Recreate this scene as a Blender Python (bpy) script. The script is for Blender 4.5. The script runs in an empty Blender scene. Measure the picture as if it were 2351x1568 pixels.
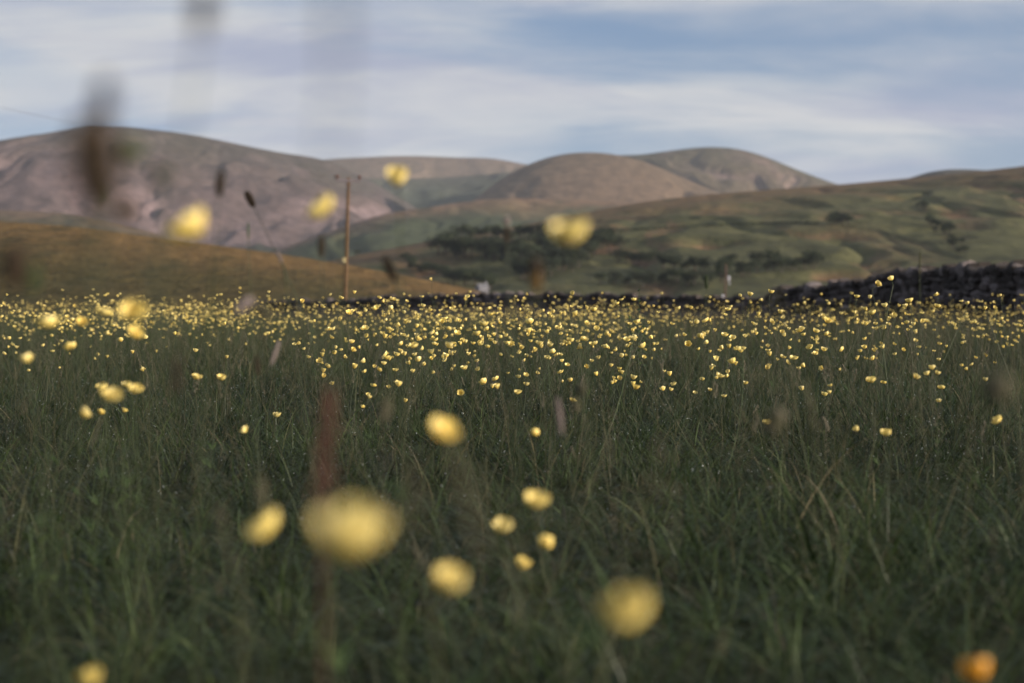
import bpy, math, random
import numpy as np
from mathutils import Vector, Matrix, Euler

R = math.radians
random.seed(11)
rng = np.random.default_rng(11)
scene = bpy.context.scene
C = scene.collection

# ------------------------------------------------------------------ camera
H = 0.50                       # eye height over the meadow
PITCH = R(1.65)
LENS, SENSOR = 50.0, 36.0
PW, PH = 2351.0, 1568.0        # measuring grid on the photograph
FPX = PW * LENS / SENSOR
cam_d = bpy.data.cameras.new('camera')
cam = bpy.data.objects.new('camera', cam_d)
C.objects.link(cam)
cam.location = (0, 0, H)
cam.rotation_euler = (R(90) - PITCH, 0, 0)
cam_d.lens = LENS
cam_d.sensor_width = SENSOR
cam_d.clip_start = 0.02
cam_d.clip_end = 30000
cam_d.dof.use_dof = True
cam_d.dof.focus_distance = 5.3
cam_d.dof.aperture_fstop = 2.9
scene.camera = cam

# ------------------------------------------------------------------ light
SUN_EL, SUN_AZ = 11.0, 112.0   # degrees; azimuth clockwise from the view axis (+Y)
SKY_STRENGTH = 0.10
world = bpy.data.worlds.new('World')
scene.world = world
world.use_nodes = True


def build_world():
    nt = world.node_tree
    nt.nodes.clear()
    N, L = nt.nodes.new, nt.links.new
    out = N('ShaderNodeOutputWorld')
    bg = N('ShaderNodeBackground')
    bg.inputs['Strength'].default_value = SKY_STRENGTH
    L(bg.outputs[0], out.inputs[0])
    sky = N('ShaderNodeTexSky')
    sky.sky_type = 'NISHITA'
    sky.sun_disc = False
    sky.sun_elevation = R(SUN_EL)
    sky.sun_rotation = R(SUN_AZ)
    sky.altitude = 200
    sky.air_density = 1.0
    sky.dust_density = 0.1
    sky.ozone_density = 3.0
    tint = N('ShaderNodeMix'); tint.data_type = 'RGBA'; tint.blend_type = 'MULTIPLY'
    tint.inputs[0].default_value = 1.0
    L(sky.outputs[0], tint.inputs[6])
    tint.inputs[7].default_value = (0.68, 0.66, 0.78, 1)
    # cloud sheet: the view direction projected on a flat layer overhead
    tc = N('ShaderNodeTexCoord')
    sep = N('ShaderNodeSeparateXYZ')
    L(tc.outputs['Generated'], sep.inputs[0])
    zz = N('ShaderNodeMath'); zz.operation = 'MAXIMUM'; zz.inputs[1].default_value = 0.0
    L(sep.outputs[2], zz.inputs[0])
    za = N('ShaderNodeMath'); za.operation = 'ADD'; za.inputs[1].default_value = 0.15
    L(zz.outputs[0], za.inputs[0])
    dx = N('ShaderNodeMath'); dx.operation = 'DIVIDE'
    dy = N('ShaderNodeMath'); dy.operation = 'DIVIDE'
    L(sep.outputs[0], dx.inputs[0]); L(za.outputs[0], dx.inputs[1])
    L(sep.outputs[1], dy.inputs[0]); L(za.outputs[0], dy.inputs[1])
    comb = N('ShaderNodeCombineXYZ')
    L(dx.outputs[0], comb.inputs[0]); L(dy.outputs[0], comb.inputs[1])

    def noise(loc, scl, scale, detail, rough, dist):
        mp = N('ShaderNodeMapping')
        mp.inputs['Location'].default_value = loc
        mp.inputs['Scale'].default_value = scl
        mp.inputs['Rotation'].default_value = (0, 0, R(-14))
        L(comb.outputs[0], mp.inputs[0])
        n = N('ShaderNodeTexNoise')
        n.inputs['Scale'].default_value = scale
        n.inputs['Detail'].default_value = detail
        n.inputs['Roughness'].default_value = rough
        n.inputs['Distortion'].default_value = dist
        L(mp.outputs[0], n.inputs['Vector'])
        return n

    def ramp(src, a, b):
        m = N('ShaderNodeMapRange'); m.interpolation_type = 'SMOOTHSTEP'
        m.inputs['From Min'].default_value = a
        m.inputs['From Max'].default_value = b
        L(src, m.inputs['Value'])
        return m.outputs[0]
    n1 = noise((63.1, 4.2, 0), (0.75, 0.9, 1), 1.15, 8, 0.50, 0.5)    # big masses
    n2 = noise((10.0, 32.0, 0), (0.30, 1.0, 1), 2.6, 7, 0.58, 0.4)     # streaks
    n3 = noise((29.4, 2.2, 2), (0.6, 1.0, 1), 1.7, 7, 0.55, 0.6)      # lit tops and lilac undersides
    big = ramp(n1.outputs[0], 0.36, 0.64)
    streak = ramp(n2.outputs[0], 0.38, 0.66)
    mx = N('ShaderNodeMath'); mx.operation = 'MULTIPLY_ADD'
    L(streak, mx.inputs[0]); mx.inputs[1].default_value = 0.45
    b2 = N('ShaderNodeMath'); b2.operation = 'MULTIPLY'; b2.inputs[1].default_value = 0.80
    L(big, b2.inputs[0]); L(b2.outputs[0], mx.inputs[2])
    cl = N('ShaderNodeClamp'); L(mx.outputs[0], cl.inputs[0]); cl.inputs[2].default_value = 0.96
    tone = N('ShaderNodeMix'); tone.data_type = 'RGBA'
    L(ramp(n3.outputs[0], 0.32, 0.66), tone.inputs[0])
    tone.inputs[6].default_value = (1.95, 2.12, 2.75, 1)
    tone.inputs[7].default_value = (3.25, 3.27, 3.3, 1)
    mix = N('ShaderNodeMix'); mix.data_type = 'RGBA'
    thin = N('ShaderNodeMapRange'); thin.interpolation_type = 'SMOOTHSTEP'
    for k_, v_ in (('From Min', .02), ('From Max', .13), ('To Min', .50), ('To Max', 1.0)):
        thin.inputs[k_].default_value = v_
    L(sep.outputs[2], thin.inputs['Value'])
    tm = N('ShaderNodeMath'); tm.operation = 'MULTIPLY'
    L(cl.outputs[0], tm.inputs[0]); L(thin.outputs[0], tm.inputs[1])
    L(tm.outputs[0], mix.inputs[0])
    # the low air over the fells is a clean blue, not the yellow of a dusty horizon
    low = N('ShaderNodeMix'); low.data_type = 'RGBA'; low.inputs[0].default_value = 0.6
    L(tint.outputs[2], low.inputs[6]); low.inputs[7].default_value = (1.0, 1.46, 2.08, 1)
    L(low.outputs[2], mix.inputs[6])
    L(tone.outputs[2], mix.inputs[7])
    L(mix.outputs[2], bg.inputs[0])


build_world()
sun_d = bpy.data.lights.new('sun', 'SUN')
sun_d.energy = 4.3
sun_d.angle = R(2.5)
sun_d.color = (1.0, 0.86, 0.72)
sun = bpy.data.objects.new('sun', sun_d)
C.objects.link(sun)
sun.location = (60, -20, 40)
_sv = Vector((math.sin(R(SUN_AZ)) * math.cos(R(SUN_EL)), math.cos(R(SUN_AZ)) * math.cos(R(SUN_EL)), math.sin(R(SUN_EL))))
sun.rotation_euler = _sv.to_track_quat('Z', 'Y').to_euler()

scene.view_settings.view_transform = 'Standard'
scene.view_settings.look = 'None'
scene.view_settings.gamma = 1.0
scene.view_settings.use_curve_mapping = False
scene.view_settings.exposure = 1.0
scene.render.engine = 'CYCLES'
scene.cycles.use_denoising = True
scene.cycles.max_bounces = 6
scene.cycles.diffuse_bounces = 3
scene.cycles.glossy_bounces = 2
scene.cycles.transmission_bounces = 3
scene.cycles.transparent_max_bounces = 6
scene.cycles.volume_bounces = 0
scene.cycles.caustics_reflective = False
scene.cycles.caustics_refractive = False


def at(px, py, d):
    """point at depth d along the view axis under a pixel of the 2351 x 1568 measuring grid"""
    u = (px - PW / 2) / FPX
    v = (PH / 2 - py) / FPX
    cp, sp = math.cos(PITCH), math.sin(PITCH)
    return Vector((u * d, (cp + v * sp) * d, H + (v * cp - sp) * d))


# ------------------------------------------------------------------ helpers
def fbm(x, y, octv=4, seed=0, gain=0.5, lac=2.03):
    x = np.asarray(x, float); y = np.asarray(y, float)
    tot = np.zeros(np.broadcast(x, y).shape); amp = 1.0; norm = 0.0
    for o in range(octv):
        xi = np.floor(x).astype(np.int64); yi = np.floor(y).astype(np.int64)
        fx = x - xi; fy = y - yi
        fx = fx * fx * fx * (fx * (fx * 6 - 15) + 10); fy = fy * fy * fy * (fy * (fy * 6 - 15) + 10)

        def hh(a, b):
            n = (a * 374761393 + b * 668265263 + (seed + o) * 974634777) & 0x7fffffff
            n = ((n ^ (n >> 13)) * 1274126177) & 0x7fffffff
            return ((n ^ (n >> 16)) & 0xffff) / 65535.0
        v = (hh(xi, yi) * (1 - fx) + hh(xi + 1, yi) * fx) * (1 - fy) + (hh(xi, yi + 1) * (1 - fx) + hh(xi + 1, yi + 1) * fx) * fy
        tot += amp * (v * 2 - 1); norm += amp; amp *= gain
        x = x * lac + 17.3; y = y * lac + 5.1
    return tot / norm


def sstep(a, b, x):
    t = np.clip((np.asarray(x, float) - a) / (b - a), 0, 1)
    return t * t * (3 - 2 * t)


def mesh_np(name, verts, faces, mat=None, smooth=True, mats=None, midx=None, attrs=None):
    me = bpy.data.meshes.new(name)
    me.from_pydata([tuple(v) for v in verts], [], [tuple(f) for f in faces])
    for m in (mats or ([mat] if mat else [])):
        me.materials.append(m)
    if midx is not None:
        me.polygons.foreach_set('material_index', np.asarray(midx, np.int32))
    if smooth:
        me.polygons.foreach_set('use_smooth', np.ones(len(me.polygons), bool))
    for k, v in (attrs or {}).items():
        a = me.attributes.new(k, 'FLOAT', 'POINT')
        a.data.foreach_set('value', np.asarray(v, np.float32))
    me.update()
    return me


def obj(name, me, parent=None, loc=None, rot=None, scl=None):
    o = bpy.data.objects.new(name, me)
    C.objects.link(o)
    if parent is not None:
        o.parent = parent
    if loc is not None:
        o.location = loc
    if rot is not None:
        o.rotation_euler = rot
    if scl is not None:
        o.scale = (scl, scl, scl) if isinstance(scl, (int, float)) else scl
    return o


def tag(o, label=None, cat=None, group=None, kind=None):
    for k, v in (('label', label), ('category', cat), ('group', group), ('kind', kind)):
        if v:
            o[k] = v
    return o


class MB:
    """collects strips, tubes and grids into one mesh"""

    def __init__(s):
        s.v = []; s.f = []; s.m = []; s.t = []

    def add(s, verts, faces, mi=0, tint=0.5):
        o = len(s.v)
        s.v.extend([tuple(p) for p in verts])
        s.f.extend([tuple(i + o for i in f) for f in faces])
        s.m.extend([mi] * len(faces))
        s.t.extend([tint] * len(verts) if isinstance(tint, (int, float)) else list(tint))

    def tube(s, pts, rad, sides=5, mi=0, tint=0.5, cap=True):
        pts = [Vector(p) for p in pts]
        n = len(pts); vs = []; fs = []
        for i, p in enumerate(pts):
            d = (pts[min(i + 1, n - 1)] - pts[max(i - 1, 0)]).normalized()
            a = d.orthogonal().normalized() if abs(d.z) < .9 else d.cross(Vector((0, 1, 0))).normalized()
            b = d.cross(a)
            r = rad[i] if isinstance(rad, (list, tuple)) else rad
            for k in range(sides):
                an = 2 * math.pi * k / sides
                vs.append(p + (a * math.cos(an) + b * math.sin(an)) * r)
        for i in range(n - 1):
            for k in range(sides):
                k2 = (k + 1) % sides
                fs.append((i * sides + k, i * sides + k2, (i + 1) * sides + k2, (i + 1) * sides + k))
        if cap:
            fs.append(tuple(range(sides))[::-1]); fs.append(tuple((n - 1) * sides + k for k in range(sides)))
        s.add(vs, fs, mi, tint)

    def blob(s, c, rx, ry=None, rz=None, mi=0, tint=0.5, seg=6, rings=4, rough=0.0, rot=None, rnd=random):
        ry = rx if ry is None else ry; rz = rx if rz is None else rz
        vs = [(0, 0, -1)]; fs = []
        for i in range(1, rings):
            ph = math.pi * i / rings - math.pi / 2
            for k in range(seg):
                a = 2 * math.pi * (k + .5 * (i % 2)) / seg
                vs.append((math.cos(ph) * math.cos(a), math.cos(ph) * math.sin(a), math.sin(ph)))
        vs.append((0, 0, 1))
        M = rot.to_matrix() if rot is not None else Matrix.Identity(3)
        out = []
        for q in vs:
            k = 1 + rnd.uniform(-rough, rough)
            out.append(M @ Vector((q[0] * rx * k, q[1] * ry * k, q[2] * rz * k)) + Vector(c))
        for k in range(seg):
            fs.append((0, 1 + (k + 1) % seg, 1 + k))
            fs.append((len(vs) - 1, 1 + (rings - 2) * seg + k, 1 + (rings - 2) * seg + (k + 1) % seg))
        for i in range(rings - 2):
            for k in range(seg):
                a = 1 + i * seg + k; b = 1 + i * seg + (k + 1) % seg
                fs.append((a, b, b + seg, a + seg))
        s.add(out, fs, mi, tint)

    def box(s, c, d, M=None, mi=0, tint=0.5):
        M = M or Matrix.Identity(3)
        vs = [Vector(c) + M @ Vector((sx * d[0] / 2, sy * d[1] / 2, sz * d[2] / 2)) for sx in (-1, 1) for sy in (-1, 1) for sz in (-1, 1)]
        s.add(vs, [(0, 1, 3, 2), (4, 6, 7, 5), (0, 4, 5, 1), (2, 3, 7, 6), (0, 2, 6, 4), (1, 5, 7, 3)], mi, tint)

    def build(s, name, mats, smooth=True):
        if not isinstance(mats, (list, tuple)):
            mats = [mats]
        return mesh_np(name, s.v, s.f, smooth=smooth, mats=mats, midx=s.m, attrs={'tint': s.t})


# ------------------------------------------------------------------ materials
def new_mat(name):
    m = bpy.data.materials.new(name)
    m.use_nodes = True
    nt = m.node_tree
    return m, nt, nt.nodes.get('Principled BSDF')


def ramp_node(nt, stops):
    r = nt.nodes.new('ShaderNodeValToRGB')
    e = r.color_ramp.elements
    while len(e) < len(stops):
        e.new(0.5)
    for el, (p, c) in zip(e, stops):
        el.position = p; el.color = (*c, 1)
    return r


def noise_node(nt, scale, detail=4, rough=.55, coord='Object', mscale=(1, 1, 1), dist=0, rot=(0, 0, 0)):
    tc = nt.nodes.new('ShaderNodeTexCoord')
    mp = nt.nodes.new('ShaderNodeMapping')
    mp.inputs['Scale'].default_value = mscale
    mp.inputs['Rotation'].default_value = rot
    n = nt.nodes.new('ShaderNodeTexNoise')
    n.inputs['Scale'].default_value = scale
    n.inputs['Detail'].default_value = detail
    n.inputs['Roughness'].default_value = rough
    n.inputs['Distortion'].default_value = dist
    nt.links.new(tc.outputs[coord], mp.inputs[0]); nt.links.new(mp.outputs[0], n.inputs['Vector'])
    return n


def mixc(nt, fac, a, b, mode='MIX'):
    m = nt.nodes.new('ShaderNodeMix'); m.data_type = 'RGBA'; m.blend_type = mode
    for i, x in ((0, fac), (6, a), (7, b)):
        if hasattr(x, 'is_output') or hasattr(x, 'links'):
            nt.links.new(x, m.inputs[i])
        elif i == 0:
            m.inputs[0].default_value = x
        else:
            m.inputs[i].default_value = (*x, 1)
    return m.outputs[2]


def maprange(nt, src, a, b, c=0., d=1.):
    m = nt.nodes.new('ShaderNodeMapRange'); m.interpolation_type = 'SMOOTHSTEP'
    m.inputs['From Min'].default_value = a; m.inputs['From Max'].default_value = b
    m.inputs['To Min'].default_value = c; m.inputs['To Max'].default_value = d
    nt.links.new(src, m.inputs['Value'])
    return m.outputs[0]


def attr(nt, name):
    a = nt.nodes.new('ShaderNodeAttribute'); a.attribute_name = name
    return a.outputs['Fac']


def leafy_mat(name, stops, rough=.45, trans=.25, spec=.4, vary=.25):
    """thin plant tissue: a tint per blade plus a shift per plant, a little light passes through"""
    m, nt, p = new_mat(name)
    L = nt.links.new
    r = ramp_node(nt, stops)
    L(attr(nt, 'tint'), r.inputs[0])
    oi = nt.nodes.new('ShaderNodeObjectInfo')
    val = maprange(nt, oi.outputs['Random'], 0, 1, 1 - vary, 1 + vary)
    hs = nt.nodes.new('ShaderNodeHueSaturation')
    L(val, hs.inputs['Value']); L(r.outputs[0], hs.inputs['Color'])
    p.inputs['Roughness'].default_value = rough
    p.inputs['Specular IOR Level'].default_value = spec
    L(hs.outputs[0], p.inputs['Base Color'])
    tr = nt.nodes.new('ShaderNodeBsdfTranslucent')
    L(hs.outputs[0], tr.inputs['Color'])
    mx = nt.nodes.new('ShaderNodeMixShader'); mx.inputs[0].default_value = trans
    L(p.outputs[0], mx.inputs[1]); L(tr.outputs[0], mx.inputs[2])
    L(mx.outputs[0], nt.nodes['Material Output'].inputs['Surface'])
    return m


def plain_mat(name, c1, c2, scale=20, rough=.8, spec=.3, coord='Object', detail=5, lo=.35, hi=.65, bump=0):
    m, nt, p = new_mat(name)
    n = noise_node(nt, scale, detail, coord=coord)
    nt.links.new(mixc(nt, maprange(nt, n.outputs[0], lo, hi), c1, c2), p.inputs['Base Color'])
    p.inputs['Roughness'].default_value = rough
    p.inputs['Specular IOR Level'].default_value = spec
    if bump:
        b = nt.nodes.new('ShaderNodeBump'); b.inputs['Strength'].default_value = bump
        nt.links.new(n.outputs[0], b.inputs['Height']); nt.links.new(b.outputs[0], p.inputs['Normal'])
    return m


M_GRASS = leafy_mat('grass_blade', [(0, (.012, .022, .005)), (.40, (.031, .051, .014)), (.75, (.078, .110, .042)), (.9, (.125, .115, .055)), (1, (.22, .18, .11))], rough=.42, trans=.30, spec=.32)
M_STALK = leafy_mat('grass_seed_stalk', [(0, (.045, .052, .024)), (.5, (.10, .095, .055)), (1, (.22, .19, .145))], rough=.7, trans=.15, spec=.2)
M_STEM = leafy_mat('flower_stem', [(0, (.020, .032, .009)), (1, (.048, .068, .022))], rough=.5, trans=.1, spec=.4)
PETAL_STOPS = [(0, (.82, .50, .05)), (.5, (.95, .76, .22)), (1, (.98, .88, .46))]
M_PETAL = leafy_mat('buttercup_petal', PETAL_STOPS, rough=.34, trans=.30, spec=.5, vary=.14)
M_PETAL_ORANGE = leafy_mat('orange_petal', [(0, (.70, .22, .02)), (.5, (.80, .36, .03)), (1, (.85, .48, .07))], rough=.4, trans=.3, spec=.4, vary=.1)
M_STAMEN = leafy_mat('buttercup_stamen', [(0, (.38, .34, .05)), (1, (.75, .50, .06))], rough=.6, trans=.1, spec=.2, vary=.1)
M_BROWN = leafy_mat('plantain_head_brown', [(0, (.022, .018, .013)), (.5, (.042, .031, .021)), (1, (.10, .070, .045))], rough=.8, trans=.0, spec=.15)
M_GOLD = leafy_mat('golden_seed_head', [(0, (.13, .075, .03)), (1, (.30, .185, .06))], rough=.8, trans=.1, spec=.15)
M_SORREL = leafy_mat('sorrel_red', [(0, (.065, .026, .020)), (1, (.13, .055, .042))], rough=.7, trans=.15, spec=.2)
M_PALE = leafy_mat('pale_grass_head', [(0, (.26, .21, .19)), (1, (.46, .40, .38))], rough=.8, trans=.25, spec=.15)
M_LEAF = leafy_mat('weed_leaf', [(0, (.03, .06, .018)), (1, (.075, .11, .035))], rough=.5, trans=.25, spec=.35)
M_TREE = leafy_mat('tree_foliage', [(0, (.014, .021, .011)), (.5, (.026, .037, .017)), (1, (.050, .062, .027))], rough=.7, trans=.12, spec=.2)
M_BARK = plain_mat('tree_bark', (.05, .04, .03), (.10, .08, .06), 8)
M_DEW, _nt, _p = new_mat('dew_water')
_p.inputs['Base Color'].default_value = (.80, .86, .88, 1); _p.inputs['Roughness'].default_value = .12  # opaque white base stands in for sky glints on the drops
_p.inputs['Specular IOR Level'].default_value = .8


def hill_mat(name, low, mid, high, patch, scree=None, scale=.006, stretch=(1, .35, 1), hi_at=(.62, .95), grain=.045, lo_at=(.05, .55)):
    m, nt, p = new_mat(name)
    n1 = noise_node(nt, scale, 6, .6, mscale=stretch, dist=.6)
    n2 = noise_node(nt, scale * 4, 5, .65, mscale=stretch, rot=(0, 0, .5))
    t = attr(nt, 'tint')
    c = mid
    wob = nt.nodes.new('ShaderNodeMath'); wob.operation = 'MULTIPLY_ADD'
    nt.links.new(n1.outputs[0], wob.inputs[0]); wob.inputs[1].default_value = .5
    sub = nt.nodes.new('ShaderNodeMath'); sub.operation = 'SUBTRACT'; sub.inputs[1].default_value = .25
    nt.links.new(t, sub.inputs[0]); nt.links.new(sub.outputs[0], wob.inputs[2])
    c = mixc(nt, maprange(nt, wob.outputs[0], *hi_at), c, high)
    c = mixc(nt, maprange(nt, n2.outputs[0], .52, .68, 0, .75), c, patch)
    if scree:
        col, lo, hi, st, sc = scree
        n3 = noise_node(nt, sc, 5, .6, mscale=st, dist=.8)
        g = attr(nt, 'gully')
        mu = nt.nodes.new('ShaderNodeMath'); mu.operation = 'MULTIPLY'
        nt.links.new(maprange(nt, n3.outputs[0], lo, hi), mu.inputs[0]); nt.links.new(g, mu.inputs[1])
        c = mixc(nt, mu.outputs[0], c, col)
    c = mixc(nt, maprange(nt, wob.outputs[0], *lo_at), mixc(nt, maprange(nt, n2.outputs[0], .40, .62), low, tuple(v * .72 for v in low)), c)
    n4 = noise_node(nt, grain, 4, .7)
    c = mixc(nt, .55, c, mixc(nt, maprange(nt, n4.outputs[0], .3, .7), (.45, .45, .45), (1.5, 1.5, 1.5)), 'MULTIPLY')
    nt.links.new(c, p.inputs['Base Color'])
    p.inputs['Roughness'].default_value = .95
    p.inputs['Specular IOR Level'].default_value = .1
    b = nt.nodes.new('ShaderNodeBump'); b.inputs['Strength'].default_value = .5; b.inputs['Distance'].default_value = 4
    nt.links.new(n4.outputs[0], b.inputs['Height']); nt.links.new(b.outputs[0], p.inputs['Normal'])
    return m


# ------------------------------------------------------------------ ground
def ground_z(x, y):
    x = np.asarray(x, float); y = np.asarray(y, float)
    z = .04 * sstep(2, 8, y) - .07 * sstep(9, 26, y) - .14 * sstep(30, 36, y) - .33 * sstep(36, 62, y)
    z = z + .011 * np.clip(-x - .5, 0, 14) * sstep(6, 24, y) + .003 * np.clip(x, 0, 14) * sstep(6, 24, y)
    z = z + .02 * fbm(x * .5, y * .5, 3, 5) * sstep(60, 20, np.abs(y))
    far = np.hypot(x, np.maximum(y, 0))
    return z - 22 * sstep(84, 420, far)


def gz(x, y):
    return float(ground_z(x, y))


def build_ground():
    def axis(n, k, lim):
        s = np.linspace(-1, 1, n)
        return np.sinh(s * k) / math.sinh(k) * lim
    xs = axis(161, 8.0, 9000); ys = axis(201, 8.5, 9000)
    X, Y = np.meshgrid(xs, ys)
    Z = ground_z(X, Y)
    v = np.stack([X.ravel(), Y.ravel(), Z.ravel()], 1)
    nx = len(xs)
    f = [(j * nx + i, j * nx + i + 1, (j + 1) * nx + i + 1, (j + 1) * nx + i) for j in range(len(ys) - 1) for i in range(nx - 1)]
    m = plain_mat('meadow_soil', (.022, .026, .012), (.045, .045, .022), 3.0, rough=1, spec=.05)
    o = obj('meadow_ground', mesh_np('meadow_ground', v, f, m))
    tag(o, kind='structure')


build_ground()


# ------------------------------------------------------------------ hills
class Hill:
    def __init__(s, ridge, yf, zf=-24, amp=.10, freq=140., back=.6, seed=1, skew=0.0, mixp=.55, rough=0.0):
        s.rough = rough
        P = [at(*r) for r in ridge]
        s.x = np.array([p.x for p in P]); s.y = np.array([p.y for p in P]); s.z = np.array([p.z for p in P])
        s.yf, s.zf, s.amp, s.freq, s.back, s.seed, s.skew, s.mixp = yf, zf, amp, freq, back, seed, skew, mixp
        s.ty = np.gradient(s.y, s.x); s.tz = np.gradient(s.z, s.x)
        # round off the measured points into one smooth crest line
        xs = np.linspace(s.x[0], s.x[-1], 500)
        k = np.exp(-.5 * (np.arange(-18, 19) / 7.) ** 2); k /= k.sum()
        ky = np.exp(-.5 * (np.arange(-60, 61) / 26.) ** 2); ky /= ky.sum()
        fy_ = np.convolve(np.pad(s._her(xs, s.y, s.ty), 60, 'edge'), ky, 'valid')
        fz_ = np.convolve(np.pad(s._her(xs, s.z, s.tz), 18, 'edge'), k, 'valid')
        s.tab = (xs, fy_, fz_)

    def _her(s, x, v, t):
        x = np.clip(x, s.x[0], s.x[-1])
        i = np.clip(np.searchsorted(s.x, x) - 1, 0, len(s.x) - 2)
        h = s.x[i + 1] - s.x[i]; q = (x - s.x[i]) / h
        return ((2 * q**3 - 3 * q**2 + 1) * v[i] + (q**3 - 2 * q**2 + q) * h * t[i] + (-2 * q**3 + 3 * q**2) * v[i + 1] + (q**3 - q**2) * h * t[i + 1])

    def ridge(s, x):
        return np.interp(x, s.tab[0], s.tab[1]), np.interp(x, s.tab[0], s.tab[2])

    def eval(s, x, y):
        """height, slope position 0..1 and gully depth"""
        x = np.asarray(x, float); y = np.asarray(y, float)
        yr, zr = s.ridge(x)
        t = np.clip((y - s.yf) / (yr - s.yf), 0, 1)
        yb = yr + (yr - s.yf) * s.back
        tb = np.clip((y - yr) / (yb - yr), 0, 1)
        prof = s.mixp * t + (1 - s.mixp) * t * t * (3 - 2 * t)
        prof = np.where(y > yr, 1 - tb * tb * (3 - 2 * tb), prof)
        env = np.sin(np.pi * np.clip(t, 0, 1)) ** .8 * (y <= yr)
        xs = x + s.skew * (y - yr) + s.freq * (1.1 * fbm(x / (s.freq * 1.7), y / (s.freq * 1.9), 3, s.seed + 60) + .35 * fbm(x / (s.freq * .5), y / (s.freq * .6), 2, s.seed + 61))
        g = np.abs(fbm(xs / s.freq + 3 * s.seed, y / (s.freq * 4.5), 4, s.seed))
        g2 = fbm(xs / (s.freq * 3.1), y / (s.freq * 3.1) + s.seed, 3, s.seed + 40)
        height = zr - s.zf
        z = s.zf + height * prof - height * s.amp * env * (1 - np.minimum(g * 2.6, 1)) * .55 + height * s.amp * env * g2
        if s.rough:
            z = z + s.rough * env * (fbm(x / 34., y / 60., 4, s.seed + 7) + .8 * fbm((x + .8 * y) / 60., (y - .4 * x) / 240., 3, s.seed + 9))
        return z, t, (1 - np.minimum(g * 2.6, 1)) * env

    def build(s, name, mat, nx=240, ny=110):
        xs = np.linspace(s.x[0], s.x[-1], nx)
        tt = np.concatenate([np.linspace(-.02, 1, int(ny * .72)), np.linspace(1, 1 + s.back, int(ny * .28))[1:]])
        X = np.repeat(xs[None], len(tt), 0)
        yr, _ = s.ridge(xs)
        Y = s.yf + tt[:, None] * (yr - s.yf)[None]
        Z, T, G = s.eval(X, Y)
        n = nx
        f = [(j * n + i, j * n + i + 1, (j + 1) * n + i + 1, (j + 1) * n + i) for j in range(len(tt) - 1) for i in range(n - 1)]
        me = mesh_np(name, np.stack([X.ravel(), Y.ravel(), Z.ravel()], 1), f, mat, attrs={'tint': T.ravel(), 'gully': G.ravel()})
        o = obj(name, me)
        tag(o, kind='structure')
        return o


h_left = Hill([(-900, 430, 2500), (-400, 385, 2550), (0, 325, 2650), (120, 304, 2700), (200, 292, 2740), (260, 289, 2760), (340, 294, 2800), (450, 311, 2900), (560, 333, 3000), (650, 350, 3100), (740, 366, 3250), (850, 415, 3400), (960, 480, 3500), (1100, 560, 3600)], 1650, amp=.135, freq=190, seed=3, rough=6)
h_far = Hill([(500, 420, 5000), (640, 380, 5000), (740, 367, 5000), (850, 360, 5000), (950, 358, 5050), (1050, 362, 5100), (1130, 364, 5100), (1200, 376, 5100), (1320, 400, 5100), (1450, 440, 5100)], 4100, amp=.10, freq=330, seed=5)
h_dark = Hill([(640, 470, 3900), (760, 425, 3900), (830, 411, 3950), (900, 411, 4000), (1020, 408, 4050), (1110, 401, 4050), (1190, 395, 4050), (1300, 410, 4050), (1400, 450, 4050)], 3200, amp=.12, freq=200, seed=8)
h_domeb = Hill([(1220, 430, 3600), (1320, 380, 3600), (1400, 358, 3600), (1470, 355, 3600), (1540, 346, 3600), (1600, 339, 3600), (1650, 338, 3600), (1700, 344, 3600), (1760, 361, 3580), (1830, 390, 3550), (1920, 422, 3500), (2050, 460, 3450), (2200, 500, 3400)], 2700, amp=.10, freq=170, seed=12, skew=.3)
h_domea = Hill([(960, 540, 2900), (1060, 480, 2950), (1110, 441, 3000), (1160, 405, 3030), (1210, 379, 3060), (1270, 359, 3090), (1340, 350, 3100), (1410, 355, 3100), (1480, 372, 3080), (1560, 405, 3050), (1680, 455, 3000), (1800, 500, 2950)], 2300, amp=.09, freq=190, seed=14, skew=-.2)
h_spur = Hill([(380, 650, 1800), (520, 610, 1820), (620, 580, 1850), (760, 531, 1900), (880, 492, 1950), (1000, 473, 2000), (1110, 458, 2050), (1250, 456, 2100), (1400, 464, 2150), (1600, 480, 2200), (1800, 510, 2250)], 1350, amp=.14, freq=120, seed=17)
h_foot = Hill([(-700, 470, 1450), (-300, 474, 1450), (0, 482, 1450), (110, 487, 1450), (220, 500, 1450), (330, 528, 1440), (450, 560, 1430), (600, 610, 1420), (760, 660, 1400)], 950, amp=.12, freq=90, seed=19)
h_bump = Hill([(1950, 440, 2300), (2040, 422, 2300), (2090, 408, 2300), (2130, 396, 2300), (2180, 389, 2300), (2230, 389, 2300), (2300, 394, 2300), (2420, 398, 2300), (2600, 420, 2300)], 1700, amp=.08, freq=120, seed=21)
h_right = Hill([(420, 675, 800), (600, 632, 820), (780, 592, 850), (940, 562, 890), (1100, 534, 930), (1300, 497, 1000), (1500, 461, 1080), (1700, 441, 1150), (1920, 425, 1200), (2100, 409, 1210), (2351, 383, 1180), (2700, 335, 1080), (3200, 290, 980), (3900, 260, 900)], 300, zf=-30, amp=.085, freq=75, seed=23, mixp=.7, rough=1.6)
h_brown = Hill([(-900, 450, 265), (-400, 474, 250), (0, 508, 235), (180, 521, 230), (370, 547, 224), (550, 570, 218), (700, 592, 212), (850, 618, 205), (1000, 647, 198), (1090, 666, 192), (1200, 692, 186), (1400, 740, 180), (1700, 800, 175)], 96, zf=-4.5, amp=.06, freq=26, seed=29, mixp=.75, rough=.7)

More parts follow.
